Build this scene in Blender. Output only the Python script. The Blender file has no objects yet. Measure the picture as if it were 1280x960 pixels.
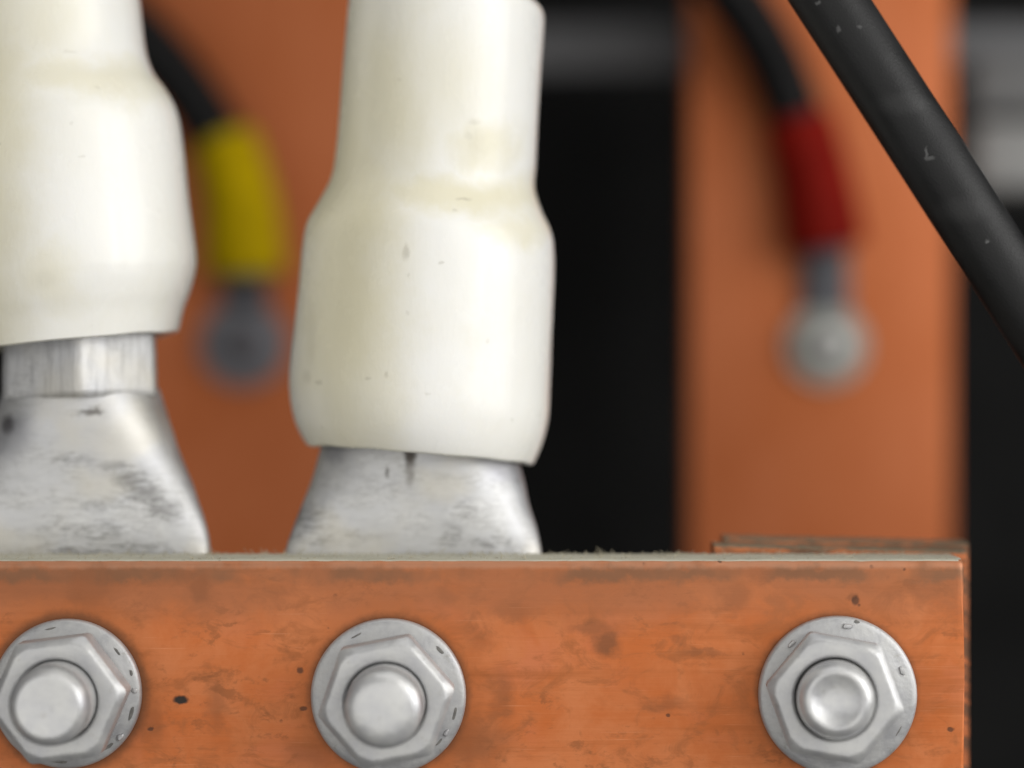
import bpy, bmesh, math, random
from mathutils import Vector, Matrix, noise as mnoise

# ------------------------------------------------------------------ camera, world, lamps
SC = bpy.context.scene
COL = SC.collection
R = math.radians
random.seed(7)
MM = 0.001
PX = 0.1225 * MM            # one photo pixel at the plane of the front bar
D = 0.38                    # camera to front bar

cam = bpy.data.cameras.new('camera')
cam.sensor_width = 36
cam.lens = 36 * D / (1280 * PX)
cam.clip_start = 0.01
cam.clip_end = 20
cam.dof.use_dof = True
cam.dof.focus_distance = D - 0.001
cam.dof.aperture_fstop = cam.lens / 19.0
camo = bpy.data.objects.new('camera', cam)
COL.objects.link(camo)
camo.location = (0, -D, 0)
camo.rotation_euler = (R(90), 0, 0)
SC.camera = camo

w = bpy.data.worlds.new('World')
SC.world = w
w.use_nodes = True
nt = w.node_tree
bg = nt.nodes['Background']
bg.inputs[0].default_value = (1.0, 0.985, 0.95, 1)
bg.inputs[1].default_value = 0.13


def area(name, loc, target, sx, sy, power, col=(1, 1, 1)):
    l = bpy.data.lights.new(name, 'AREA')
    l.shape = 'RECTANGLE'
    l.size = sx
    l.size_y = sy
    l.energy = power
    l.color = col
    o = bpy.data.objects.new(name, l)
    COL.objects.link(o)
    o.location = loc
    d = Vector(target) - Vector(loc)
    o.rotation_euler = d.to_track_quat('-Z', 'Y').to_euler()
    return o


area('key_lamp', (0.33, -0.30, 0.17), (0, 0.02, -0.01), 0.36, 0.36, 1.02, (1.0, 0.985, 0.95))
area('strip_lamp', (0.42, -0.33, 0.06), (0, 0.02, 0.0), 0.024, 0.34, 0.42)
area('front_lamp', (-0.11, -0.42, -0.03), (0, 0.02, -0.005), 0.72, 0.40, 1.08, (1.0, 0.985, 0.95))
area('side_lamp', (0.46, -0.10, 0.07), (0, 0.01, -0.02), 0.26, 0.34, 1.15, (1.0, 0.99, 0.97))
area('overhead_lamp', (0.02, -0.16, 0.42), (0, 0.03, -0.02), 0.40, 0.30, 0.50, (1.0, 0.99, 0.97))

SC.view_settings.view_transform = 'Standard'
SC.view_settings.look = 'None'
SC.view_settings.exposure = 0
SC.view_settings.gamma = 1
SC.render.engine = 'CYCLES'


# ------------------------------------------------------------------ helpers
def P(px, py, y=0.0):
    """world point at depth y (metres behind the front bar) for a photo pixel"""
    s = (D + y) / D
    return Vector(((px - 640) * PX * s, y, (480 - py) * PX * s))


def wloc(o):
    v = Vector((0, 0, 0))
    while o:
        v += o.location
        o = o.parent
    return v


def link(name, bm, mats, parent=None, loc=None, smooth=True, world=True):
    """bm in world coordinates (world=True) -> ONE mesh object under parent / at loc"""
    me = bpy.data.meshes.new(name)
    if world:
        off = Vector((0, 0, 0))
        if parent:
            off = wloc(parent)
        if loc is not None:
            off = Vector(loc)
        bmesh.ops.translate(bm, verts=bm.verts, vec=-off)
    bmesh.ops.recalc_face_normals(bm, faces=bm.faces)
    bm.to_mesh(me)
    bm.free()
    if not isinstance(mats, (list, tuple)):
        mats = [mats]
    for m in mats:
        me.materials.append(m)
    o = bpy.data.objects.new(name, me)
    COL.objects.link(o)
    if parent:
        o.parent = parent
    elif loc is not None:
        o.location = loc
    if smooth:
        for p in me.polygons:
            p.use_smooth = True
        try:
            me.set_sharp_from_angle(angle=R(38))
        except Exception:
            pass
    return o


def tag(o, label=None, cat=None, group=None, kind=None):
    if label: o['label'] = label
    if cat: o['category'] = cat
    if group: o['group'] = group
    if kind: o['kind'] = kind
    return o


def thing(name, label, cat, loc, group=None):
    o = bpy.data.objects.new(name, None)
    o.empty_display_size = 0.005
    COL.objects.link(o)
    o.location = loc
    return tag(o, label, cat, group)


def skin_rings(bm, rings, cap0=True, cap1=True, closed=False):
    vs = [[bm.verts.new(p) for p in r] for r in rings]
    n = len(vs[0])
    pairs = list(zip(vs[:-1], vs[1:]))
    if closed:
        pairs.append((vs[-1], vs[0]))
    for a, b in pairs:
        for i in range(n):
            j = (i + 1) % n
            bm.faces.new((a[i], a[j], b[j], b[i]))
    if not closed:
        if cap0: bm.faces.new(vs[0])
        if cap1: bm.faces.new(vs[-1])
    return vs


def cr(pts, n):
    """Catmull-Rom resample of tuples"""
    out = []
    m = len(pts)
    for i in range(m - 1):
        p0 = pts[max(i - 1, 0)]; p1 = pts[i]; p2 = pts[i + 1]; p3 = pts[min(i + 2, m - 1)]
        for k in range(n):
            t = k / n
            out.append(tuple(0.5 * ((2 * b) + (-a + c) * t + (2 * a - 5 * b + 4 * c - d) * t * t + (-a + 3 * b - 3 * c + d) * t ** 3)
                             for a, b, c, d in zip(p0, p1, p2, p3)))
    out.append(tuple(pts[-1]))
    return out


def lathe(bm, prof, seg=64, axis=Vector((0, -1, 0)), origin=Vector((0, 0, 0))):
    """prof: list of (r, h); h runs along axis"""
    ax = axis.normalized()
    u = ax.orthogonal().normalized()
    v = ax.cross(u)
    rings = []
    for r, h in prof:
        rr = max(r, 1e-6)
        rings.append([origin + ax * h + (u * math.cos(2 * math.pi * i / seg) + v * math.sin(2 * math.pi * i / seg)) * rr for i in range(seg)])
    skin_rings(bm, rings)


def tube(bm, pts, rad, seg=28, cap=True):
    """pts world Vectors; rad float or list"""
    n = len(pts)
    rings = []
    up = Vector((0, 1, 0))
    for i, p in enumerate(pts):
        t = (pts[min(i + 1, n - 1)] - pts[max(i - 1, 0)]).normalized()
        u = t.cross(up)
        if u.length < 1e-4: u = t.cross(Vector((1, 0, 0)))
        u.normalize()
        v = t.cross(u).normalized()
        r = rad[i] if isinstance(rad, (list, tuple)) else rad
        ru, rv = r if isinstance(r, tuple) else (r, r)
        rings.append([p + u * math.cos(2 * math.pi * k / seg) * ru + v * math.sin(2 * math.pi * k / seg) * rv for k in range(seg)])
    skin_rings(bm, rings, cap, cap)


def box(bm, x0, x1, y0, y1, z0, z1, bev=0.0, seg=2):
    r = bmesh.ops.create_cube(bm, size=1)
    for v in r['verts']:
        v.co = Vector((x0 + (v.co.x + .5) * (x1 - x0), y0 + (v.co.y + .5) * (y1 - y0), z0 + (v.co.z + .5) * (z1 - z0)))
    if bev:
        es = {e for v in r['verts'] for e in v.link_edges}
        bmesh.ops.bevel(bm, geom=list(es), offset=bev, segments=seg, profile=0.6, affect='EDGES')


# ------------------------------------------------------------------ node helpers
class NB:
    def __init__(self, name):
        self.m = bpy.data.materials.new(name)
        self.m.use_nodes = True
        self.t = self.m.node_tree
        self.bsdf = self.t.nodes['Principled BSDF']
        self._co = None

    def n(self, kind, **kw):
        x = self.t.nodes.new(kind)
        for k, v in kw.items():
            setattr(x, k, v)
        return x

    def l(self, a, b):
        self.t.links.new(a, b)

    @property
    def co(self):
        if self._co is None:
            self._co = self.n('ShaderNodeTexCoord').outputs['Object']
        return self._co

    def scaled(self, s, off=(0, 0, 0), rot=(0, 0, 0)):
        mp = self.n('ShaderNodeMapping')
        mp.inputs['Scale'].default_value = s
        mp.inputs['Location'].default_value = off
        mp.inputs['Rotation'].default_value = rot
        self.l(self.co, mp.inputs['Vector'])
        return mp.outputs[0]

    def noise(self, vec, scale, detail=4, rough=0.55, dist=0.0):
        x = self.n('ShaderNodeTexNoise')
        x.inputs['Scale'].default_value = scale
        x.inputs['Detail'].default_value = detail
        x.inputs['Roughness'].default_value = rough
        x.inputs['Distortion'].default_value = dist
        self.l(vec, x.inputs['Vector'])
        return x.outputs['Fac']

    def ramp(self, fac, a, b, lo=0.0, hi=1.0):
        x = self.n('ShaderNodeMapRange', interpolation_type='SMOOTHSTEP')
        x.inputs['From Min'].default_value = a
        x.inputs['From Max'].default_value = b
        x.inputs['To Min'].default_value = lo
        x.inputs['To Max'].default_value = hi
        self.l(fac, x.inputs['Value'])
        return x.outputs[0]

    def mix(self, fac, a, b):
        x = self.n('ShaderNodeMix', data_type='RGBA')
        for s, i in ((fac, 0), (a, 6), (b, 7)):
            if isinstance(s, (int, float)):
                x.inputs[i].default_value = s
            elif isinstance(s, tuple):
                x.inputs[i].default_value = (*s, 1)
            else:
                self.l(s, x.inputs[i])
        return x.outputs[2]

    def math(self, op, a, b=None, c=None):
        x = self.n('ShaderNodeMath', operation=op)
        for i, s in enumerate((a, b, c)):
            if s is None: continue
            if isinstance(s, (int, float)): x.inputs[i].default_value = s
            else: self.l(s, x.inputs[i])
        return x.outputs[0]

    def bump(self, h, strength, dist):
        x = self.n('ShaderNodeBump')
        x.inputs['Strength'].default_value = strength
        x.inputs['Distance'].default_value = dist
        self.l(h, x.inputs['Height'])
        self.l(x.outputs[0], self.bsdf.inputs['Normal'])
        return x

    def set(self, **kw):
        for k, v in kw.items():
            i = self.bsdf.inputs[k.replace('_', ' ')]
            if isinstance(v, (int, float)): i.default_value = v
            elif isinstance(v, tuple): i.default_value = (*v, 1) if len(v) == 3 and i.type == 'RGBA' else v
            else: self.l(v, i)


def blob(b, vec, cx, cz, rx, rz, soft=0.5, amt=1.0):
    """mask of a stain centred at (cx, cz) on the object's XZ face, edge warped by noise already in vec"""
    s = b.n('ShaderNodeVectorMath', operation='SUBTRACT')
    b.l(vec, s.inputs[0]); s.inputs[1].default_value = (cx, 0, cz)
    m = b.n('ShaderNodeVectorMath', operation='MULTIPLY')
    b.l(s.outputs[0], m.inputs[0]); m.inputs[1].default_value = (1 / rx, 0, 1 / rz)
    le = b.n('ShaderNodeVectorMath', operation='LENGTH')
    b.l(m.outputs[0], le.inputs[0])
    return b.ramp(le.outputs['Value'], 1.0 + soft, 1.0 - soft, 0, amt)


def warped(b, scale, amt):
    nz = b.n('ShaderNodeTexNoise')
    nz.inputs['Scale'].default_value = scale
    nz.inputs['Detail'].default_value = 6
    nz.inputs['Roughness'].default_value = 0.65
    b.l(b.co, nz.inputs['Vector'])
    s = b.n('ShaderNodeVectorMath', operation='SUBTRACT')
    b.l(nz.outputs['Color'], s.inputs[0]); s.inputs[1].default_value = (.5, .5, .5)
    m = b.n('ShaderNodeVectorMath', operation='SCALE')
    b.l(s.outputs[0], m.inputs[0]); m.inputs['Scale'].default_value = amt
    a = b.n('ShaderNodeVectorMath', operation='ADD')
    b.l(b.co, a.inputs[0]); b.l(m.outputs[0], a.inputs[1])
    return a.outputs[0]


BAR_LOC = P(560, 1010, 0) + Vector((0, 0.007, 0))      # base of the front bar


def mat_front_copper():
    b = NB('front_copper')
    streak = b.noise(b.scaled((40, 300, 1400)), 1.0, 6, 0.6)
    streak2 = b.noise(b.scaled((18, 200, 330), (3, 1, 7)), 1.0, 5, 0.6)
    cloud = b.noise(b.co, 95, 7, 0.6, 0.4)
    cloud2 = b.noise(b.scaled((1, 1, 1.3), (.4, .2, .9)), 46, 6, 0.6, 0.3)
    patch = b.noise(b.scaled((150, 150, 230), (2, 5, 1)), 1.0, 5, 0.7, 0.8)
    c = b.mix(b.ramp(cloud, .30, .70), (0.50, 0.132, 0.033), (0.60, 0.202, 0.075))
    c = b.mix(b.ramp(cloud2, .50, .68, 0, .65), c, (0.57, 0.180, 0.078))
    c = b.mix(b.ramp(patch, .48, .68, 0, .65), c, (0.33, 0.108, 0.036))
    c = b.mix(b.ramp(streak2, .52, .70, 0, .5), c, (0.36, 0.105, 0.028))
    c = b.mix(b.ramp(streak, .54, .76, 0, .14), c, (0.74, 0.290, 0.120))
    wv = warped(b, 330, 0.0045)
    st = None
    def add(px, py, rx, ry, soft=.6, amt=1.0):
        nonlocal st
        p = P(px, py, 0) - BAR_LOC
        m = blob(b, wv, p.x, p.z, rx * PX, ry * PX, soft, amt)
        st = m if st is None else b.math('MAXIMUM', st, m)
    add(112, 735, 34, 24, .5, .75); add(40, 730, 50, 18, .7, .6)
    add(250, 736, 14, 14, .5, .9); add(236, 718, 16, 10, .6, .6)
    add(757, 803, 18, 16, .6, .85); add(742, 785, 26, 8, .7, .6); add(640, 765, 24, 12, .7, .5)
    add(740, 722, 40, 8, .8, .7); add(590, 930, 42, 30, .8, .65); add(628, 870, 14, 26, .7, .5)
    add(1067, 748, 7, 8, .4, 1.0); add(920, 745, 18, 18, .7, .55); add(985, 717, 55, 8, .7, .75)
    add(1150, 735, 60, 14, .8, .5); add(830, 880, 26, 8, .8, .4); add(270, 880, 12, 26, .7, .4)
    add(190, 905, 14, 24, .8, .45); add(600, 800, 18, 12, .8, .35); add(390, 940, 26, 20, .8, .4)
    add(560, 745, 12, 10, .8, .4); add(850, 800, 10, 6, .6, .4); add(880, 815, 24, 4, .6, .4)
    c = b.mix(b.math('MULTIPLY', st, .85), c, (0.19, 0.080, 0.038))
    blot = b.noise(b.scaled((240, 330, 420), (1, 4, 2)), 1.0, 5, .7, .25)
    bgate = b.ramp(b.noise(b.co, 60, 3, .5), .42, .62)
    c = b.mix(b.math('MULTIPLY', b.ramp(blot, .54, .66, 0, .55), bgate), c, (0.22, 0.080, 0.030))
    scr = b.noise(b.scaled((60, 10, 2600), (5, 5, 5)), 1.0, 3, .6)
    c = b.mix(b.ramp(scr, .64, .72, 0, .35), c, (0.74, 0.33, 0.17))
    top_band = blob(b, wv, 0, (P(0, 728) - BAR_LOC).z, 2.0, 44 * PX, .7, .75)
    c = b.mix(b.math('MULTIPLY', top_band, b.ramp(cloud2, .30, .55, .25, 1)), c, (0.34, 0.125, 0.055))
    # tarnish line running under the top edge
    edge = blob(b, wv, 0, (P(0, 717) - BAR_LOC).z, 2.0, 9 * PX, .75, .85)
    brk = b.ramp(b.noise(b.scaled((55, 1, 20), (7, 0, 0)), 1.0, 4, .6), .34, .56)
    c = b.mix(b.math('MULTIPLY', edge, brk), c, (0.22, 0.105, 0.055))
    rub = b.math('MULTIPLY', blob(b, warped(b, 300, .0011), 0, (P(0, 703) - BAR_LOC).z, 2.0, 7 * PX, .5, .5), b.ramp(b.noise(b.scaled((120, 50, 50), (9, 0, 0)), 1.0, 5, .65), .30, .55, .25, 1))
    c = b.mix(rub, c, (0.50, 0.270, 0.170))
    wv3 = warped(b, 420, 0.0016)
    # darker brown halo beside each washer
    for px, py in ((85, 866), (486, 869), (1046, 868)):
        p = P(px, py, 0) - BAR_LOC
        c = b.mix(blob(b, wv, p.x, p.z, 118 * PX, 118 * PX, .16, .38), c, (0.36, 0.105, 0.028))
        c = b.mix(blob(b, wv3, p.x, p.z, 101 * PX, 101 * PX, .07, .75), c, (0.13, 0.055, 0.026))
    # black pits and small specks
    pit = None
    wv2 = warped(b, 900, 0.0007)
    for px, py, rx, ry in ((226, 875, 9, 5), (1069, 751, 5, 6), (188, 911, 4, 3), (379, 886, 5, 3), (375, 838, 4, 4), (835, 894, 3, 2), (1188, 912, 4, 3)):
        p = P(px, py, 0) - BAR_LOC
        m = blob(b, wv2, p.x, p.z, rx * PX, ry * PX, .35, 1.0 if rx > 8 else .7)
        pit = m if pit is None else b.math('MAXIMUM', pit, m)
    sp = b.n('ShaderNodeTexVoronoi'); sp.inputs['Scale'].default_value = 240
    b.l(wv2, sp.inputs['Vector'])
    spk = b.math('MULTIPLY', b.ramp(sp.outputs['Distance'], .10, .03), b.ramp(cloud, .52, .62))
    pit = b.math('MAXIMUM', pit, b.math('MULTIPLY', spk, .7))
    c = b.mix(pit, c, (0.035, 0.026, 0.022))
    fine = b.noise(b.scaled((160, 900, 3200)), 1.0, 3, .6)
    h = b.math('ADD', b.math('MULTIPLY', fine, .5), b.math('MULTIPLY', streak, .8))
    h = b.math('SUBTRACT', h, b.math('MULTIPLY', pit, 1.6))
    b.bump(h, .16, .00018)
    rg = b.math('ADD', b.ramp(cloud, .3, .7, .40, .56), b.math('MULTIPLY', st, .15))
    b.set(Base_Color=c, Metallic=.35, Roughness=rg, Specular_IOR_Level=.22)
    return b.m


def mat_patina():
    b = NB('oxidised_copper_edge')
    n1 = b.noise(b.scaled((120, 250, 250)), 1.0, 6, .65)
    n2 = b.noise(b.co, 900, 4, .6)
    c = b.mix(b.ramp(n1, .35, .7), (0.56, 0.54, 0.44), (0.46, 0.44, 0.35))
    c = b.mix(b.ramp(n1, .66, .78, 0, .6), c, (0.40, 0.17, 0.08))
    c = b.mix(b.ramp(n2, .58, .75, 0, .6), c, (0.14, 0.12, 0.085))
    b.bump(n2, .5, .0002)
    b.set(Base_Color=c, Metallic=.1, Roughness=.7)
    return b.m


def mat_dull_copper():
    b = NB('tarnished_copper_plate')
    n1 = b.noise(b.scaled((160, 200, 700)), 1.0, 6, .7)
    n2 = b.noise(b.co, 500, 5, .65)
    c = b.mix(b.ramp(n1, .40, .58), (0.52, 0.17, 0.06), (0.17, 0.085, 0.045))
    c = b.mix(b.ramp(n2, .55, .70, 0, .7), c, (0.10, 0.075, 0.05))
    b.bump(n2, .6, .0004)
    b.set(Base_Color=c, Metallic=.4, Roughness=.5)
    return b.m


def mat_back_copper():
    b = NB('busbar_copper')
    n1 = b.noise(b.scaled((26, 26, 18)), 1.0, 5, .6)
    n2 = b.noise(b.scaled((700, 300, 30)), 1.0, 4, .6)
    c = b.mix(b.ramp(n1, .3, .7), (0.375, 0.102, 0.031), (0.44, 0.135, 0.053))
    c = b.mix(b.ramp(n2, .5, .75, 0, .25), c, (0.68, 0.26, 0.11))
    b.bump(n2, .2, .0002)
    b.set(Base_Color=c, Metallic=.55, Roughness=.52, Specular_IOR_Level=.2)
    return b.m


def mat_sleeve(name, base, yellow=(), specks=()):
    """white heat-shrink plastic; yellow: photo-placed yellower areas, specks: dirt marks"""
    b = NB(name)
    n1 = b.noise(b.co, 42, 5, .55, .5)
    n2 = b.noise(b.scaled((1, 1, .5), (.3, .1, .2)), 130, 6, .6)
    c = b.mix(b.ramp(n1, .40, .70, 0, .5), (0.83, 0.825, 0.795), (0.80, 0.785, 0.71))
    wv = warped(b, 75, .012)
    y = None
    for px, py, rx, ry, a in yellow:
        p = P(px, py, .006) - base
        q = blob(b, wv, p.x, p.z, rx * PX, ry * PX, .8, a)
        y = q if y is None else b.math('MAXIMUM', y, q)
    if y is not None:
        c = b.mix(y, c, (0.70, 0.655, 0.475))  # listed areas mixed towards a yellower cream
    c = b.mix(b.ramp(n2, .58, .78, 0, .25), c, (0.68, 0.645, 0.50))
    wv2 = warped(b, 900, .0012)
    m = None
    for px, py, rx, ry, a in specks:
        p = P(px, py, .006) - base
        q = blob(b, wv2, p.x, p.z, rx * PX, ry * PX, .6, a)
        m = q if m is None else b.math('MAXIMUM', m, q)
    sp = b.n('ShaderNodeTexVoronoi'); sp.inputs['Scale'].default_value = 300
    b.l(wv2, sp.inputs['Vector'])
    gate = b.ramp(b.noise(b.co, 90, 3, .5), .54, .64)
    spk = b.math('MULTIPLY', b.math('MULTIPLY', b.ramp(sp.outputs['Distance'], .15, .05), gate), .6)
    m = spk if m is None else b.math('MAXIMUM', m, spk)
    c = b.mix(b.math('MULTIPLY', m, .34), c, (0.22, 0.19, 0.12))
    b.bump(n2, .16, .0010)
    b.set(Base_Color=c, Roughness=b.ramp(n2, .3, .75, .20, .34), Specular_IOR_Level=.32, Subsurface_Weight=.12, Subsurface_Radius=(1, .9, .7), Subsurface_Scale=.0012)
    return b.m


def mat_alu(name, vert=False, base=Vector((0, 0, 0)), dirt=(), stain=()):
    b = NB(name)
    if vert:
        s1 = b.noise(b.scaled((1300, 1300, 130)), 1.0, 5, .7)
    else:
        s1 = b.noise(b.scaled((120, 240, 1100)), 1.0, 6, .7, .3)
    n2 = b.noise(b.co, 110, 6, .6, .4)
    n3 = b.noise(b.scaled((480, 750, 2500), (3, 3, 3), (0, .22, 0)), 1.0, 6, .75, .8)
    n5 = b.noise(b.co, 260, 6, .65, .5)
    c = b.mix(b.ramp(n2, .32, .68), (0.52, 0.525, 0.545), (0.68, 0.68, 0.68))
    c = b.mix(b.ramp(s1, .46 if vert else .50, .62 if vert else .70, 0, .55 if vert else .22), c, (0.33, 0.33, 0.34))
    c = b.mix(b.ramp(n5, .50, .68, 0, .15), c, (0.45, 0.45, 0.46))
    gate = b.ramp(n2, .48, .62, 0, .38)
    wv = warped(b, 260, .006)
    m = None
    for px, py, rx, ry, a in dirt:
        p = P(px, py, .014) - base
        q = blob(b, wv, p.x, p.z, rx * PX, ry * PX, .75, a)
        m = q if m is None else b.math('MAXIMUM', m, q)
    if m is not None:
        gate = b.math('MAXIMUM', gate, m)
        gate = b.math('MULTIPLY', gate, 1.0)
    c = b.mix(b.math('MULTIPLY', b.ramp(n3, .42, .60, 0, .85), gate), c, (0.19, 0.185, 0.18))
    n4 = b.noise(b.scaled((1, 1, 1), (.7, .7, .7)), 70, 3, .5)
    c = b.mix(b.ramp(n4, .48, .68, 0, .45), c, (0.66, 0.62, 0.52))
    wv2 = warped(b, 700, .0016)
    for px, py, rx, ry, a, col in stain:
        p = P(px, py, .014) - base
        c = b.mix(blob(b, wv2, p.x, p.z, rx * PX, ry * PX, .6, a), c, col)
    h = b.math('ADD', b.math('MULTIPLY', s1, .5), b.math('MULTIPLY', n3, -.5))
    h = b.math('ADD', h, b.math('MULTIPLY', n5, .5))
    b.bump(h, .22, .0005)
    b.set(Base_Color=c, Metallic=.70, Roughness=b.ramp(n2, .35, .65, .46, .60))
    return b.m


def mat_zinc(name='zinc_plate', rough=.40, tone=1.0):
    b = NB(name)
    n1 = b.noise(b.co, 230, 5, .6)
    n2 = b.noise(b.co, 1100, 4, .6)
    c = b.mix(b.ramp(n1, .3, .7), tuple(v * tone for v in (0.41, 0.412, 0.425)), tuple(v * tone for v in (0.53, 0.53, 0.523)))
    n3 = b.noise(b.scaled((1, 1, 1), (.2, .8, .4)), 420, 6, .7)
    c = b.mix(b.ramp(n3, .60, .72, 0, .6), c, (0.27, 0.255, 0.22))
    n6 = b.noise(b.scaled((1, 1, 1), (.5, .2, .9)), 760, 5, .7, 1.0)
    c = b.mix(b.ramp(n6, .55, .70, 0, .35), c, (0.33, 0.33, 0.34))
    h = b.math('ADD', n2, b.math('MULTIPLY', n1, 2.0))
    b.bump(h, .20, .0003)
    b.set(Base_Color=c, Metallic=.45, Roughness=b.ramp(n1, .3, .7, rough - .06, rough + .06))
    return b.m


def mat_rubber(name='black_rubber', base=.0070, loc=Vector((0, 0, 0)), nicks=()):
    b = NB(name)
    n1 = b.noise(b.co, 90, 5, .6)
    n2 = b.noise(b.scaled((1, 1, 1), (.1, .6, .3)), 330, 6, .7, .6)
    n3 = b.noise(b.co, 2600, 3, .6)
    c = b.mix(b.ramp(n1, .35, .7), (base, base, base * 1.06), (base * 1.9, base * 1.9, base * 2.0))
    scuff = b.math('MULTIPLY', b.ramp(n2, .66, .74), b.ramp(n1, .45, .6))
    c = b.mix(b.math('MULTIPLY', scuff, .5), c, (0.19, 0.19, 0.19))
    wv = warped(b, 900, .0014)
    for px, py, rx, ry, a in nicks:
        p = P(px, py, .003) - loc
        c = b.mix(blob(b, wv, p.x, p.z, rx * PX, ry * PX, .6, a), c, (0.24, 0.24, 0.24))
    b.bump(b.math('ADD', n3, b.math('MULTIPLY', n2, .8)), .25, .0002)
    b.set(Base_Color=c, Roughness=b.ramp(n1, .3, .7, .42, .58), Specular_IOR_Level=.3)
    return b.m


def mat_plain(name, col, rough=.5, metal=0.0, var=.2, scale=120):
    b = NB(name)
    n1 = b.noise(b.co, scale, 5, .6)
    c = b.mix(b.ramp(n1, .3, .7), tuple(v * (1 - var) for v in col), tuple(v * (1 + var) for v in col))
    b.bump(n1, .1, .0003)
    b.set(Base_Color=c, Roughness=rough, Metallic=metal)
    return b.m


M_FRONT = mat_front_copper()
M_PATINA = mat_patina()
M_DULL = mat_dull_copper()
M_BACK = mat_back_copper()
M_SLEEVEM = mat_sleeve('cream_heat_shrink', P(517, 1040, .0175),
    yellow=[(430, 300, 70, 320, .95), (470, 120, 60, 120, .8), (560, 240, 150, 26, .8), (420, 470, 70, 70, .7), (600, 170, 40, 34, .7), (640, 280, 40, 20, .6), (530, 100, 70, 60, .4)],
    specks=[(508, 316, 4, 9, .9), (552, 329, 3, 2, .8), (579, 248, 9, 2, .8), (568, 264, 4, 2, .6), (592, 150, 7, 3, .5), (586, 168, 6, 5, .4), (597, 178, 10, 18, .25), (460, 473, 4, 2, .8), (484, 469, 2, 4, .7), (510, 391, 2, 3, .5), (396, 478, 5, 3, .8), (380, 470, 6, 8, .5), (385, 420, 6, 40, .3), (512, 345, 2, 3, .5), (535, 492, 4, 2, .5), (610, 426, 2, 3, .5)])
M_SLEEVEL = mat_sleeve('white_heat_shrink', P(95, 1040, .0175),
    yellow=[(-20, 200, 60, 330, .8), (60, 345, 40, 34, .5), (90, 95, 140, 24, .6), (30, 20, 60, 60, .5)],
    specks=[(62, 350, 14, 10, .22), (105, 197, 4, 2, .5), (84, 62, 8, 2, .4), (120, 108, 4, 2, .4)])
BASE_M = P(517, 1040, .0175)
BASE_L = P(95, 1040, .0175)
DK = (0.06, 0.05, 0.04)
M_ALUM = mat_alu('aluminium_lug', base=BASE_M,
                 dirt=[(392, 650, 26, 16, 1), (400, 672, 60, 10, 1), (580, 640, 24, 20, .7), (620, 680, 40, 9, .8), (600, 600, 60, 10, .5), (480, 610, 40, 16, .45), (560, 675, 14, 14, .8)],
                 stain=[(513, 569, 7, 12, .95, DK), (513, 590, 6, 16, .55, (.16, .14, .12)), (415, 565, 16, 16, .6, (.20, .20, .23)), (630, 590, 22, 14, .35, (.35, .35, .42)), (484, 590, 2, 7, .7, DK)])
M_ALU = mat_alu('aluminium_lug_scuffed', base=BASE_L,
                dirt=[(150, 585, 26, 12, 1), (175, 615, 34, 16, 1), (205, 640, 22, 18, 1), (190, 627, 24, 15, 1), (165, 600, 26, 15, 1), (110, 517, 20, 7, 1), (130, 630, 60, 14, .7), (90, 575, 26, 8, .8), (110, 665, 80, 12, .8), (120, 688, 100, 8, 1), (70, 650, 14, 6, .8)],
                stain=[(160, 600, 18, 9, .45, (.22, .215, .21)), (182, 618, 20, 10, .5, (.22, .215, .21)), (207, 638, 18, 10, .45, (.22, .215, .21)), (140, 582, 16, 6, .35, (.25, .245, .24)), (8, 531, 9, 11, .9, DK), (15, 545, 24, 28, .45, (.24, .24, .27)), (118, 515, 12, 4, .7, DK)])
M_ALUV = mat_alu('aluminium_crimp', True)
M_ZINC = mat_zinc()
M_FLANGE = mat_zinc('zinc_flange', .46, .92)
M_STUD = mat_zinc('zinc_stud', .35, 1.15)
M_RUB = mat_rubber()
M_WIRE = mat_rubber('black_wire', .003)
M_WIRE.node_tree.nodes['Principled BSDF'].inputs['Specular IOR Level'].default_value = .12
M_YEL = mat_plain('yellow_boot', (0.36, 0.25, 0.0), .65)
M_RED = mat_plain('red_boot', (0.16, 0.006, 0.003), .65)
for _m in (M_YEL, M_RED):
    _m.node_tree.nodes['Principled BSDF'].inputs['Specular IOR Level'].default_value = .05
M_RING = mat_plain('tinned_ring', (0.27, 0.275, 0.25), .42, .6)
M_HEAD = mat_plain('bright_bolt_head', (0.55, 0.55, 0.54), .4, .5)
M_HEADD = mat_plain('dark_bolt_head', (0.09, 0.09, 0.10), .5, .4)
M_RINGD = mat_plain('dull_steel_ring', (0.16, 0.163, 0.18), .45, .6)
M_BLACK = mat_plain('black_panel', (0.0085, 0.0085, 0.0085), .9, 0, .3, 20)
M_BLACK.node_tree.nodes['Principled BSDF'].inputs['Specular IOR Level'].default_value = .15
M_STEEL = mat_plain('grey_steel', (0.08, 0.08, 0.084), .5, .3, .1, 40)
M_BLOCK = mat_plain('grey_insulator', (0.21, 0.21, 0.205), .6, 0, .08, 40)
M_LINT = mat_plain('lint', (0.42, 0.38, 0.28), .9, 0, .3, 900)

# ------------------------------------------------------------------ setting: back of the cabinet
bm = bmesh.new()
box(bm, -.45, .45, .33, .336, -.30, .36)
tag(link('back_panel', bm, M_BLACK, loc=(0, .333, -.30), smooth=False), 'black back wall of the cabinet behind the copper bars', kind='structure')

# grey steel rail across the back and the grey insulator block on the right
YB = .200
pz0 = P(0, 92, .235).z; pz1 = P(0, 28, .235).z
bm = bmesh.new()
box(bm, -.26, .26, .235, .238, pz0, pz1, .0012)
box(bm, -.26, .26, .2382, .255, pz1 - .003, pz1, .0008)
box(bm, -.26, .26, .2382, .255, pz0, pz0 + .003, .0008)
tag(link('steel_rail', bm, M_STEEL, loc=(0, .245, pz0)), 'blurred dark grey steel rail running across behind the copper busbars', 'rail')

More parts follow.
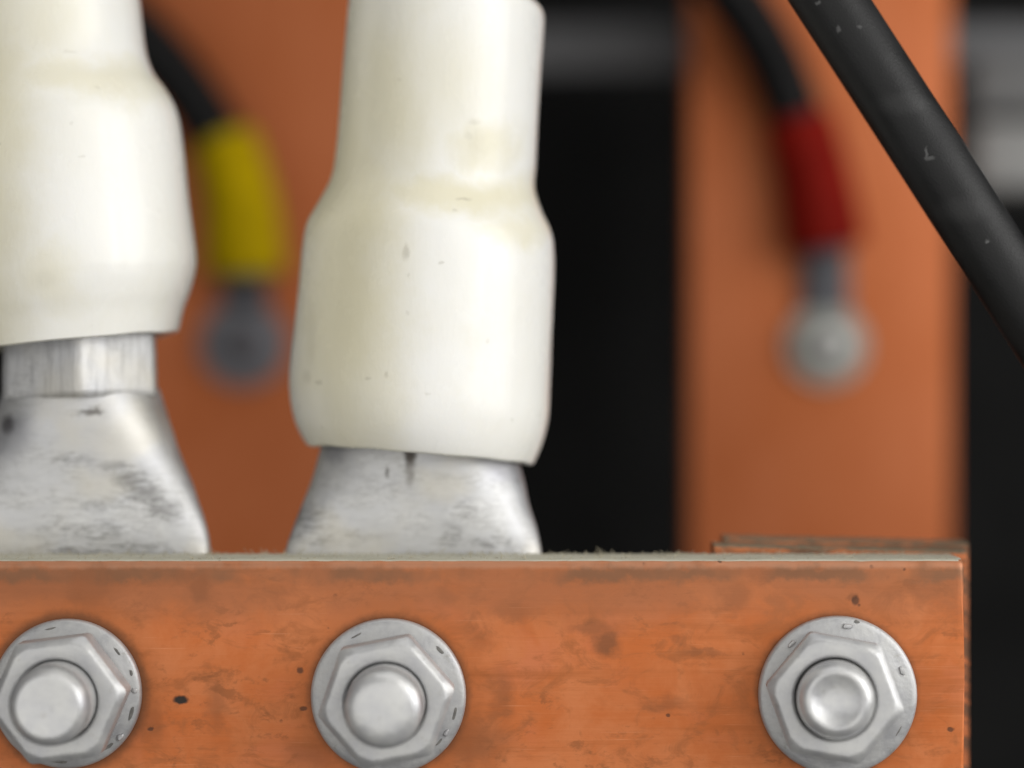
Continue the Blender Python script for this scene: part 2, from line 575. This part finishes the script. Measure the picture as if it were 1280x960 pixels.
t = thing('insulator_block', 'blurred pale grey insulator block at the right edge beside the orange busbar', 'insulator', P(1262, 245, .225))
a = P(1218, 238, .212); c = P(1330, 150, .212)
bm = bmesh.new(); box(bm, a.x, c.x, .212, .2345, a.z, c.z, .003, 3)
link('base', bm, M_BLOCK, t)
a = P(1212, 144, .216); c = P(1320, 66, .216)
bm = bmesh.new(); box(bm, a.x, c.x, .216, .2345, a.z, c.z, .003, 3)
o = link('collar', bm, mat_plain('darker_insulator', (0.105, 0.105, 0.105), .6, 0, .08, 40), t)


# vertical copper busbars
def busbar(px0, px1, label):
    a = P(px0, 900, YB); c = P(px1, -300, YB)
    bm = bmesh.new()
    box(bm, a.x, c.x, YB, YB + .010, a.z, c.z, .0012, 3)
    return tag(link('copper_busbar', bm, M_BACK, loc=((a.x + c.x) / 2, YB + .005, a.z)), label, 'busbar', 'vertical copper busbars in the background')


busbar(130, 478, 'blurred vertical copper busbar behind the two white sleeves, carrying the yellow terminal')
busbar(862, 1190, 'blurred vertical copper busbar on the right, carrying the red terminal')


# ring terminals on the busbars
def terminal(label, wire, boot, bootw, ring, rr, m_boot, m_ring, wire_r, bolt_label, neck):
    yb = YB
    rc = P(*ring, yb)
    k = (D + yb) / D * PX
    t = thing('ring_terminal_wire', label, 'cable', rc + Vector((0, -.001, 0)), 'insulated ring terminals bolted to the busbars')
    # ring with hole
    bm = bmesh.new()
    R0 = rr * k
    prof = [(R0 * .42, .0002), (R0 * .97, .0002), (R0, .0006), (R0, .0018), (R0 * .97, .0022), (R0 * .42, .0022)]
    ax = Vector((0, -1, 0)); seg = 48
    rings = [[rc + Vector((math.cos(2 * math.pi * i / seg) * r, -h, math.sin(2 * math.pi * i / seg) * r)) for i in range(seg)] for r, h in prof]
    skin_rings(bm, rings, closed=True)
    link('ring', bm, m_ring, t)
    # tang from ring into boot
    b_end = boot[-1]
    yw = yb - .0075
    bm = bmesh.new()
    pts = cr([tuple(P(ring[0] + (b_end[0] - ring[0]) * .4, ring[1] - rr * .86, yb - .0014)), tuple(P(b_end[0], b_end[1] + 12, yb - .004)), tuple(P(b_end[0], b_end[1] - 30, yw))], 6)
    n = len(pts)
    tube(bm, [Vector(p) for p in pts], [(neck * k * (1.05 - .1 * i / n), .0012 + .0045 * (i / n)) for i in range(n)], 24)
    link('neck', bm, M_RINGD, t)
    # boot
    bm = bmesh.new()
    cp = cr([tuple(P(*p, yw)) for p in boot], 8)
    m = len(cp)
    rad = []
    for i in range(m):
        u = i / (m - 1)
        e = min(1, .80 + min(u, 1 - u) * 4)
        rad.append((bootw[0] + (bootw[1] - bootw[0]) * u) * k * e)
    tube(bm, [Vector(p) for p in cp], rad, 32)
    link('boot', bm, m_boot, t)
    # wire
    bm = bmesh.new()
    cw = cr([tuple(P(x, y, d)) for x, y, d in wire], 8)
    tube(bm, [Vector(p) for p in cw], wire_r * k, 24)
    link('wire', bm, M_WIRE, t)
    # bolt
    bt = thing('terminal_bolt', bolt_label, 'bolt', rc, 'bolts holding the ring terminals')
    bm = bmesh.new()
    lathe(bm, [(R0 * .74, .0025), (R0 * .76, .0028), (R0 * .76, .0038), (R0 * .72, .0042)], 48, origin=rc)
    link('washer', bm, m_ring, bt)
    bm = bmesh.new()
    lathe(bm, [(R0 * .52, .0044), (R0 * .52, .0075), (R0 * .46, .0085)], 6, origin=rc)
    hd = link('bolt_head', bm, M_HEAD if m_ring is M_RING else M_HEADD, bt)
    bm = bmesh.new()
    lathe(bm, [(R0 * .25, .0086), (R0 * .25, .0100), (R0 * .19, .0108)], 24, origin=rc)
    link('bolt_tip', bm, M_HEADD, bt)


terminal('black wire with a yellow insulated ring terminal, blurred between the white sleeves',
         [(60, -60, .180), (140, 10, .184), (196, 66, .188), (242, 125, .191), (278, 185, .1925)],
         [(277, 168), (295, 225), (304, 285), (306, 345)], (40, 51), (305, 430), 55, M_YEL, M_RINGD, 36,
         'dull dark grey bolt under the yellow ring terminal', 30)
terminal('black wire with a red insulated ring terminal, blurred on the right busbar',
         [(800, -120, .176), (880, -50, .180), (935, 20, .185), (972, 85, .190), (1000, 160, .1925)],
         [(996, 145), (1013, 205), (1024, 260), (1032, 312)], (43, 51), (1032, 432), 51, M_RED, M_RING, 36,
         'pale silver bolt under the red ring terminal', 30)

# ------------------------------------------------------------------ rear copper plates behind the right end of the bar
def plate(px0, px1, topl, topr, y0, y1, label):
    a = P(px0, topl, y0); c = P(px1, topr, y0)
    zb = P(0, 1040, y0).z
    bm = bmesh.new()
    n = 60
    # top edge follows a slightly uneven saw cut
    pts = []
    for i in range(n + 1):
        u = i / n
        x = a.x + (c.x - a.x) * u
        pts.append((x, a.z + (c.z - a.z) * u + (mnoise.noise(Vector((x * 700, y0 * 900, 3))) * .00012)))
    rows = []
    for (yy, dz, db) in ((y0, -.0003, .0), (y0 + .0004, 0, 0), (y1 - .0004, .00005, 0), (y1, -.0003, 0)):
        rows.append([bm.verts.new((x, yy, z + dz + mnoise.noise(Vector((x * 2000, yy * 900, 8))) * .00008)) for x, z in pts])
    bot = [[bm.verts.new((x, yy, zb)) for x, z in pts] for yy in (y0, y1)]
    def strip(p, q, mi):
        for i in range(n):
            f = bm.faces.new((p[i], p[i + 1], q[i + 1], q[i])); f.material_index = mi
    strip(bot[0], rows[0], 0)
    strip(rows[0], rows[1], 1); strip(rows[1], rows[2], 1); strip(rows[2], rows[3], 1)
    strip(rows[3], bot[1], 0); strip(bot[1], bot[0], 0)
    for e in (0, n):
        bm.faces.new((bot[0][e], rows[0][e], rows[1][e], rows[2][e], rows[3][e], bot[1][e]))
    return tag(link('copper_plate', bm, [M_DULL, M_PATINA2], loc=((a.x + c.x) / 2, (y0 + y1) / 2, zb)), label, 'copper plate', 'copper plates stacked behind the front bar')


M_PATINA2 = mat_dull_copper()
M_PATINA2.name = 'tarnished_copper_cut_edge'
_p = NB('brown_oxide_edge')
_n = _p.noise(_p.scaled((200, 400, 400)), 1.0, 6, .7)
_n2 = _p.noise(_p.co, 1100, 4, .6)
_c = _p.mix(_p.ramp(_n, .50, .66), (0.20, 0.165, 0.11), (0.46, 0.16, 0.06))
_c = _p.mix(_p.ramp(_n2, .52, .72, 0, .8), _c, (0.10, 0.075, 0.05))
_p.bump(_n2, .6, .0003)
_p.set(Base_Color=_c, Roughness=.65, Metallic=.15)
M_PATINA2 = _p.m
plate(893, 1208.5, 681, 689, .0143, .0212, 'tarnished copper plate directly behind the right end of the front bar')
plate(905, 1211, 672, 679, .0216, .0285, 'rearmost thin tarnished copper plate, its top edge highest above the front bar')

# ------------------------------------------------------------------ front bar
def front_bar():
    top = P(0, 700, 0).z
    x0 = P(-90, 0).x; x1 = P(1205.5, 0).x
    z0 = BAR_LOC.z
    y0, y1 = 0.0, .014
    bm = bmesh.new()
    # profile in YZ swept along X with slightly uneven edge
    n = 140
    prof = [(y0, -.0170, 0), (y0, -.0011, 0), (y0 + .00010, -.0006, 0), (y0 + .0004, -.00018, 2), (y0 + .0009, 0, 1), (y0 + .005, .00004, 1), (y1 - .0005, .00003, 1), (y1, -.0004, 1)]
    rings = []
    for i in range(n + 1):
        x = x0 + (x1 - x0) * i / n
        # right edge bevel: pull the face back at the last columns
        ring = []
        for (yy, dz, mi) in prof:
            j = mnoise.noise(Vector((x * 400, yy * 300, 1))) * .00009 + mnoise.noise(Vector((x * 1500, yy * 300, 4))) * .00004
            ring.append(bm.verts.new((x, yy, top + dz + (j if dz > -.002 else 0))))
        ring.append(bm.verts.new((x, y1, z0)))
        ring.append(bm.verts.new((x, y0, z0)))
        rings.append(ring)
    m = len(rings[0])
    for i in range(n):
        for k in range(m):
            k2 = (k + 1) % m
            f = bm.faces.new((rings[i][k], rings[i + 1][k], rings[i + 1][k2], rings[i][k2]))
            f.material_index = 1 if 3 <= k <= 6 else (0)
            f.smooth = True
    bm.faces.new(rings[0])
    # bevelled right end
    cap = bm.faces.new(rings[-1])
    ed = [e for e in cap.edges if all(abs(v.co.y - y0) < .0014 for v in e.verts) and not all(abs(v.co.z - z0) < 1e-6 for v in e.verts)]
    bmesh.ops.bevel(bm, geom=ed, offset=.0008, segments=3, profile=.5, affect='EDGES')
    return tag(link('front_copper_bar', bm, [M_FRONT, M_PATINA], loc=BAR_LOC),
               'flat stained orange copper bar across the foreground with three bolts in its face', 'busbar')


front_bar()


# ------------------------------------------------------------------ bolts
def nut_mesh(rot):
    """hex flange nut body along -Y, base at y=0, 18 mm across flats"""
    a = 9.05; h = 9.4; seg = 120
    def hexr(th):
        t = (th - rot) % (math.pi / 3)
        return a / math.cos(t - math.pi / 6)
    def soft(th):                      # rounded corners
        return min(hexr(th), 10.32)
    rings = []
    def ring(fr):
        rings.append([Vector((math.cos(2 * math.pi * i / seg) * fr(2 * math.pi * i / seg)[0], -fr(2 * math.pi * i / seg)[1],
                              math.sin(2 * math.pi * i / seg) * fr(2 * math.pi * i / seg)[0])) * MM for i in range(seg)])
    ring(lambda t: (6.1, 1.5))
    ring(lambda t: (6.1, h - .55))
    ring(lambda t: (6.2, h - .25))
    ring(lambda t: (6.42, h - .03))
    ring(lambda t: (6.6, h))
    def inner(t):                     # edge of the flat face: rounded hexagon
        return min(8.75, soft(t) * .895)
    ring(lambda t: (inner(t) - .35, h))
    ring(lambda t: (inner(t), h - .02))
    def edge(k, dz):
        return lambda t: (inner(t) + (soft(t) - inner(t)) * k, h - dz * (.45 + .55 * (soft(t) - inner(t)) / 1.0))
    ring(edge(.16, .08)); ring(edge(.5, .36)); ring(edge(.9, .80)); ring(edge(1.0, .91))
    ring(lambda t: (soft(t), 3.2))
    ring(lambda t: (soft(t) * .985, 2.95))
    ring(lambda t: (soft(t) * .93, 2.75))
    ring(lambda t: (8.2, 2.0))
    bm = bmesh.new()
    skin_rings(bm, rings, closed=True)
    return bm


def flange_mesh(r):
    bm = bmesh.new()
    prof = [(0.01, .05), (r - .25, .05), (r - .02, .25), (r, .7), (r, 1.25), (r - .12, 1.6), (r - .45, 1.85), (r - 1.0, 1.95), (9.6, 2.25), (8.9, 2.45), (0.01, 2.45)]
    lathe(bm, [(a * MM, b * MM) for a, b in prof], 96)
    return bm


def stud_mesh(kind, h):
    if kind == 'dome':
        prof = [(0.01, 1), (5.9, 1), (5.92, h - 2.9), (5.8, h - 2.1), (5.45, h - 1.3), (4.85, h - .68), (4.0, h - .28), (2.8, h - .07), (1.2, h - .01), (0.01, h)]
    elif kind == 'flat':
        prof = [(0.01, 1), (5.9, 1), (5.95, h - 2.6), (5.85, h - 1.9), (5.5, h - 1.1), (5.05, h - .45), (4.7, h - .15), (4.3, h - .02), (2.0, h - .12), (0.01, h - .18)]
    else:
        prof = [(0.01, 1), (5.75, 1), (5.8, h - 2.2), (5.6, h - 1.4), (5.1, h - .6), (4.6, h - .15), (4.2, h), (3.8, h - .08), (3.0, h - .45), (2.0, h - .8), (1.0, h - .97), (0.01, h - 1.02)]
    # resample for smooth shading
    p = cr([(a, b) for a, b in prof[1:]], 4)
    bm = bmesh.new()
    lathe(bm, [(max(a, .01) * MM, b * MM) for a, b in [prof[0]] + p], 72)
    return bm


def mark_bm(marks):
    """small raised or sunk dashes on the flange: (angle deg, radius mm, length, width, height)"""
    bm = bmesh.new()
    for ang, rr, ln, wd, hh in marks:
        t = R(ang)
        c = Vector((math.cos(t) * rr, -2.02, math.sin(t) * rr))
        tg = Vector((-math.sin(t), 0, math.cos(t))); rd = Vector((math.cos(t), 0, math.sin(t)))
        rings = []
        for s, hgt in ((1.0, -.3), (1.0, hh * .55), (.8, hh * .9), (.4, hh)):
            rings.append([(c + (tg * math.cos(q) * ln + rd * math.sin(q) * wd) * s * (1 + .45 * mnoise.noise(Vector((q * 1.3 + ang, ln * 7, rr)))) + Vector((0, -hgt, 0))) * MM for q in [2 * math.pi * i / 14 for i in range(14)]])
        skin_rings(bm, rings)
    return bm


M_GRIME = mat_plain('dark_grime', (0.17, 0.165, 0.155), .7, 0, .3, 900)


def bolt(px, py, r, rot, kind, h, label, marks, grime, tilt=(0, 0), shift=(0, 0)):
    t = thing('flange_bolt', label, 'bolt', P(px, py, 0) , 'bolts through the front copper bar')
    f = link('washer', flange_mesh(r), M_FLANGE, t, world=False)
    n = link('hex_nut', nut_mesh(R(rot)), M_ZINC, t, world=False)
    s = link('stud', stud_mesh(kind, h), M_STUD, t, world=False)
    for o in (n, s):
        o.rotation_euler = (R(tilt[1]), 0, R(tilt[0]))
        o.location = (shift[0] * MM, -.0005, shift[1] * MM)
    for mk in marks:
        link('embossed_mark', mark_bm([mk]), M_ZINC, f, world=False)
    for mk in grime:
        link('grime_spot', mark_bm([mk]), M_GRIME, f, world=False)
    return t


bolt(85, 866, 11.4, 7, 'flat', 16.5, 'zinc bolt at the left edge under the left lug, stud end bare and flat',
     [(3, 10.5, .45, .4, .3), (-38, 10.6, .6, .45, .35)],
     [(40, 10.2, .75, .2, .08), (18, 10.5, .5, .2, .08), (-16, 10.4, .9, .28, .08), (-50, 10.3, .8, .26, .08), (103, 10.3, .8, .14, .08), (170, 10.2, .6, .2, .08), (-95, 10.3, 1.2, .2, .08)])
bolt(486, 869, 11.85, 11, 'dome', 16.8, 'middle zinc bolt under the right white sleeve, with a smooth domed stud end',
     [(-32, 10.4, .6, .35, .3)],
     [(42, 10.6, .8, .28, .08), (-14, 10.4, 1.1, .3, .08), (-42, 10.3, .9, .3, .08), (118, 10.5, 1.0, .15, .08)])
bolt(1046, 868, 12.1, -10, 'dish', 13.6, 'zinc bolt at the right end of the copper bar, with a hollow dished stud end',
     [(132, 10.7, .75, .34, .45), (83, 10.7, .85, .42, .5), (22, 10.4, .7, .42, .45), (142, 9.9, .3, .2, .2)],
     [(76, 11.7, .4, .2, .05), (-30, 10.6, .9, .16, .05)], tilt=(-4.5, -3.2), shift=(-.75, .05))


# ------------------------------------------------------------------ lugs, sleeves and heavy cables
def superring(L, Rr, yc, hd, ex, n=72, hexmix=0.0, rot=0.0):
    """ring through the left and right silhouette points, depth half size hd, superellipse exponent ex"""
    C = (L + Rr) / 2; U = (Rr - L) / 2
    out = []
    hw = U.length
    for i in range(n):
        t = 2 * math.pi * i / n
        ct, st = math.cos(t), math.sin(t)
        q = (abs(ct) ** ex + abs(st) ** ex) ** (-1 / ex)
        if hexmix:
            # blunt hexagon, one corner towards the camera (direction -Y)
            tt = (t + math.pi / 2 - rot) % (math.pi / 3)
            hx = math.cos(math.pi / 6) / math.cos(tt - math.pi / 6)
            hx = min(hx, .985) * 1.12
            q = q * (1 - hexmix) + hx * hexmix
        out.append(C + U * (ct * q) + Vector((0, 1, 0)) * (st * q * hd))
    return out


def sleeve_bm(rows, yc, seed, bottom_front, amp=.0001, thick=.0017, n=88, per=7):
    pts = cr([(a, b, c, d) for a, b, c, d in rows], per)
    m = len(pts)
    outer = []
    for k, (xl, yl, xr, yr) in enumerate(pts):
        u = k / (m - 1)
        L = P(xl, yl, yc); Rr = P(xr, yr, yc)
        r = (Rr - L).length / 2
        ring = superring(L, Rr, yc, r, 2.0, n)
        C = (L + Rr) / 2
        e = max(0, (u - .8) / .2) ** 2
        for i, p in enumerate(ring):
            d = (p - C).normalized()
            s = mnoise.noise(Vector((p.x * 55 + seed, p.y * 55, p.z * 40))) * amp * 2 + mnoise.noise(Vector((p.x * 160, p.y * 160 + seed, p.z * 60))) * amp
            q = p + d * s
            if e:
                front = max(0, -d.y)
                q.z += bottom_front * e * front
                q.z += mnoise.noise(Vector((d.x * 2.5 + seed, d.y * 2.5, 0))) * .0003 * e
            ring[i] = q
        outer.append(ring)
    def shrink(ring, t, dz=0):
        C = sum(ring, Vector()) / len(ring)
        return [p + (C - p).normalized() * t + Vector((0, 0, dz)) for p in ring]
    inner = [shrink(r, thick) for r in outer]
    lip0 = shrink(outer[0], thick * .45, .0006)
    lip1 = shrink(outer[-1], thick * .4, -.00025)
    bm = bmesh.new()
    skin_rings(bm, [lip0] + outer + [lip1] + inner[::-1], closed=True)
    return bm


def lug_palm_bm(rows, n=72, per=6, rough=0):
    """rows: xl, yl, xr, yr, yc(mm), half depth(mm), exponent"""
    pts = cr(rows, per)
    rings = []
    for (xl, yl, xr, yr, yc, hd, ex) in pts:
        ring = superring(P(xl, yl, yc * MM), P(xr, yr, yc * MM), yc * MM, hd * MM, max(ex, 1.8), n)
        for i, p in enumerate(ring):
            s = mnoise.noise(Vector((p.x * 140 + rough, p.y * 140, p.z * 140))) * .00022 + mnoise.noise(Vector((p.x * 420, p.y * 400, p.z * 420 + rough))) * .00007
            ring[i] = p + Vector((s * .6, s, 0))
        rings.append(ring)
    bm = bmesh.new()
    skin_rings(bm, rings)
    return bm


YC = 24
# --- middle (right) cable
baseM = P(517, 1040, .0175)
cableM = thing('power_cable', 'cream white sleeve on the right, full in view, with its aluminium lug behind the bar', 'cable', baseM, 'white sleeved power cables with aluminium lugs')
rowsM = [(441, -13, 674, 7), (437.5, -5, 680, 18), (435, 20, 680, 40), (427, 110, 674, 130), (420, 190, 669, 205), (414, 224, 667.5, 236), (400, 252, 676, 264),
         (386, 277, 687, 288), (380, 302, 691.5, 312), (376, 340, 692, 350), (369, 410, 689.5, 425), (362.5, 468, 687, 490), (363, 498, 685.5, 518), (368, 524, 681, 542), (375, 542, 674, 563), (383, 557, 666.5, 580)]
link('insulating_sleeve', sleeve_bm(rowsM, YC * MM, 3.1, .0011), M_SLEEVEM, cableM)
bm = bmesh.new()
tube(bm, [P(546, 120, .024), P(556, 0, .024), P(562, -60, .024), P(570, -400, .024)], .0128, 40)
link('cable_jacket', bm, M_RUB, cableM)
palm = link('cable_lug', lug_palm_bm([(412, 420, 644, 430, 24, 11.5, 2.0), (408, 520, 644, 535, 24, 11.4, 2.0), (402, 556, 650, 580, 23.6, 11.0, 2.05), (393, 590, 656.5, 605, 22.8, 9.9, 2.2),
    (382, 620, 662, 632, 21.6, 8.2, 2.45), (367, 658, 671, 662, 19.2, 5.2, 3.0), (357.5, 690, 677, 691, 17.6, 3.3, 3.8), (352, 725, 680, 725, 17.4, 3.0, 4.5), (350, 900, 681, 900, 17.4, 3.0, 5), (350, 1040, 681, 1040, 17.4, 3.0, 5)], rough=2.2), M_ALUM, cableM)

# --- left cable
baseL = P(95, 1040, .0175)
cableL = thing('power_cable', 'whiter sleeve at the left edge, cut by the frame, its bare crimped lug showing below', 'cable', baseL, 'white sleeved power cables with aluminium lugs')
rowsL = [(-100, -160, 150, -168), (-88, -70, 163, -80), (-78, 10, 174, 0), (-71, 68, 180.5, 58), (-72, 95, 190, 88), (-84, 122, 207, 113), (-93, 147, 219, 137), (-97, 180, 226, 170),
         (-92, 260, 235, 250), (-84, 335, 243, 316), (-82, 362, 242, 339), (-77, 388, 236, 363), (-70, 412, 228, 386), (-62, 440, 222, 413)]
link('insulating_sleeve', sleeve_bm(rowsL, YC * MM, 9.4, -.0002), M_SLEEVEL, cableL)
bm = bmesh.new()
tube(bm, [P(60, 100, .024), P(48, -60, .024), P(30, -200, .024), P(0, -420, .024)], .0128, 40)
link('cable_jacket', bm, M_RUB, cableL)
lug = link('cable_lug', lug_palm_bm([(10, 460, 190, 455, 24, 10.6, 2.0), (7, 486, 195, 481, 24, 11.2, 2.0), (2.5, 496, 200, 490, 23.9, 11.6, 2.05), (-6, 524, 209, 520, 23.2, 10.9, 2.2), (-20, 562, 222.5, 560, 21.8, 9.0, 2.4),
    (-40, 612, 242, 610, 19.6, 6.0, 2.8), (-60, 655, 257, 655, 18.0, 4.0, 3.4), (-72, 692, 263.5, 692, 17.5, 3.2, 4.0), (-78, 730, 266, 730, 17.4, 3.0, 4.5), (-80, 900, 267, 900, 17.4, 3.0, 5), (-80, 1040, 267, 1040, 17.4, 3.0, 5)], rough=5.5), M_ALU, cableL)
# hex-crimped barrel
rings = []
for (xl, yl, xr, yr, s) in ((4, 330, 190, 326, 1), (5, 400, 194, 396, 1), (4, 440, 196.5, 436, 1), (3, 470, 197.5, 466, 1), (3, 489, 198, 484, 1), (3, 495, 198.5, 490, .99), (4, 499, 198, 494, .955)):
    ring = superring(P(xl, yl, .024), P(xr, yr, .024), .024, .0126 * s, 2.0, 144, hexmix=.85, rot=R(9))
    rings.append(ring)
bm = bmesh.new(); skin_rings(bm, rings)
link('crimp_barrel', bm, M_ALUV, lug)

# ------------------------------------------------------------------ thick black cable crossing at the right
path = [(900, -212), (1037, 0), (1141, 161), (1228, 297), (1328, 453), (1450, 643)]
pts = [Vector(p) for p in cr([tuple(P(x, y, .008)) for x, y in path], 14)]
bm = bmesh.new()
tube(bm, pts, 43.6 * PX * 1.02, 48)
tag(link('black_cable', bm, mat_rubber('scuffed_rubber', .0050, P(1160, 182, .008), [(1157, 192, 2, 6, .3), (1162, 198, 5, 2, .25), (1022, 3, 3, 2, .35), (1048, 37, 2, 4, .3), (1074, 34, 3, 2, .2), (1233, 302, 3, 2, .35), (1130, 130, 30, 12, .05), (1205, 262, 30, 14, .05)]), loc=P(1160, 182, .008)), 'thick black rubber cable slanting across the top right corner, in focus', 'cable')

# ------------------------------------------------------------------ lint on the bar's top edge
bm = bmesh.new()
zt = P(0, 700, 0).z
for i in range(430):
    x = P(random.uniform(-20, 1200), 0).x
    back = random.random() < .75
    y = random.uniform(.0105, .0139) if back else random.uniform(.001, .012)
    if i < 110:      # a few denser tufts
        x = P(random.choice([770, 845, 850, 700, 320, 255, 590, 640]) + random.gauss(0, 14), 0).x
    ln = random.uniform(.0003, .0012) if random.random() < .85 else random.uniform(.0011, .0019)
    a = random.uniform(0, 2 * math.pi); el = random.uniform(.1, 1.1)
    p = Vector((x, y, zt + .00002)); d = Vector((math.cos(a) * math.cos(el), math.sin(a) * math.cos(el) * .4, math.sin(el)))
    k = Vector((random.uniform(-1, 1), random.uniform(-.3, .3), random.uniform(-.6, .3))) * ln * .4
    tube(bm, [p, p + d * ln * .5 + k * .5, p + d * ln * .8 + k], random.uniform(.00003, .00006), 5)
for i in range(420):
    x = P(random.uniform(-20, 1203), 0).x
    y = random.uniform(.002, .0138)
    r = random.uniform(.00004, .00014)
    bmesh.ops.create_icosphere(bm, subdivisions=1, radius=r, matrix=Matrix.Translation((x, y, zt + r * .6)) @ Matrix.Diagonal((random.uniform(.8, 1.8), 1, .7, 1)))
tag(link('dust_lint', bm, M_LINT, loc=P(560, 700, 0)), 'fine pale dust and lint along the top edge of the copper bar', kind='stuff')
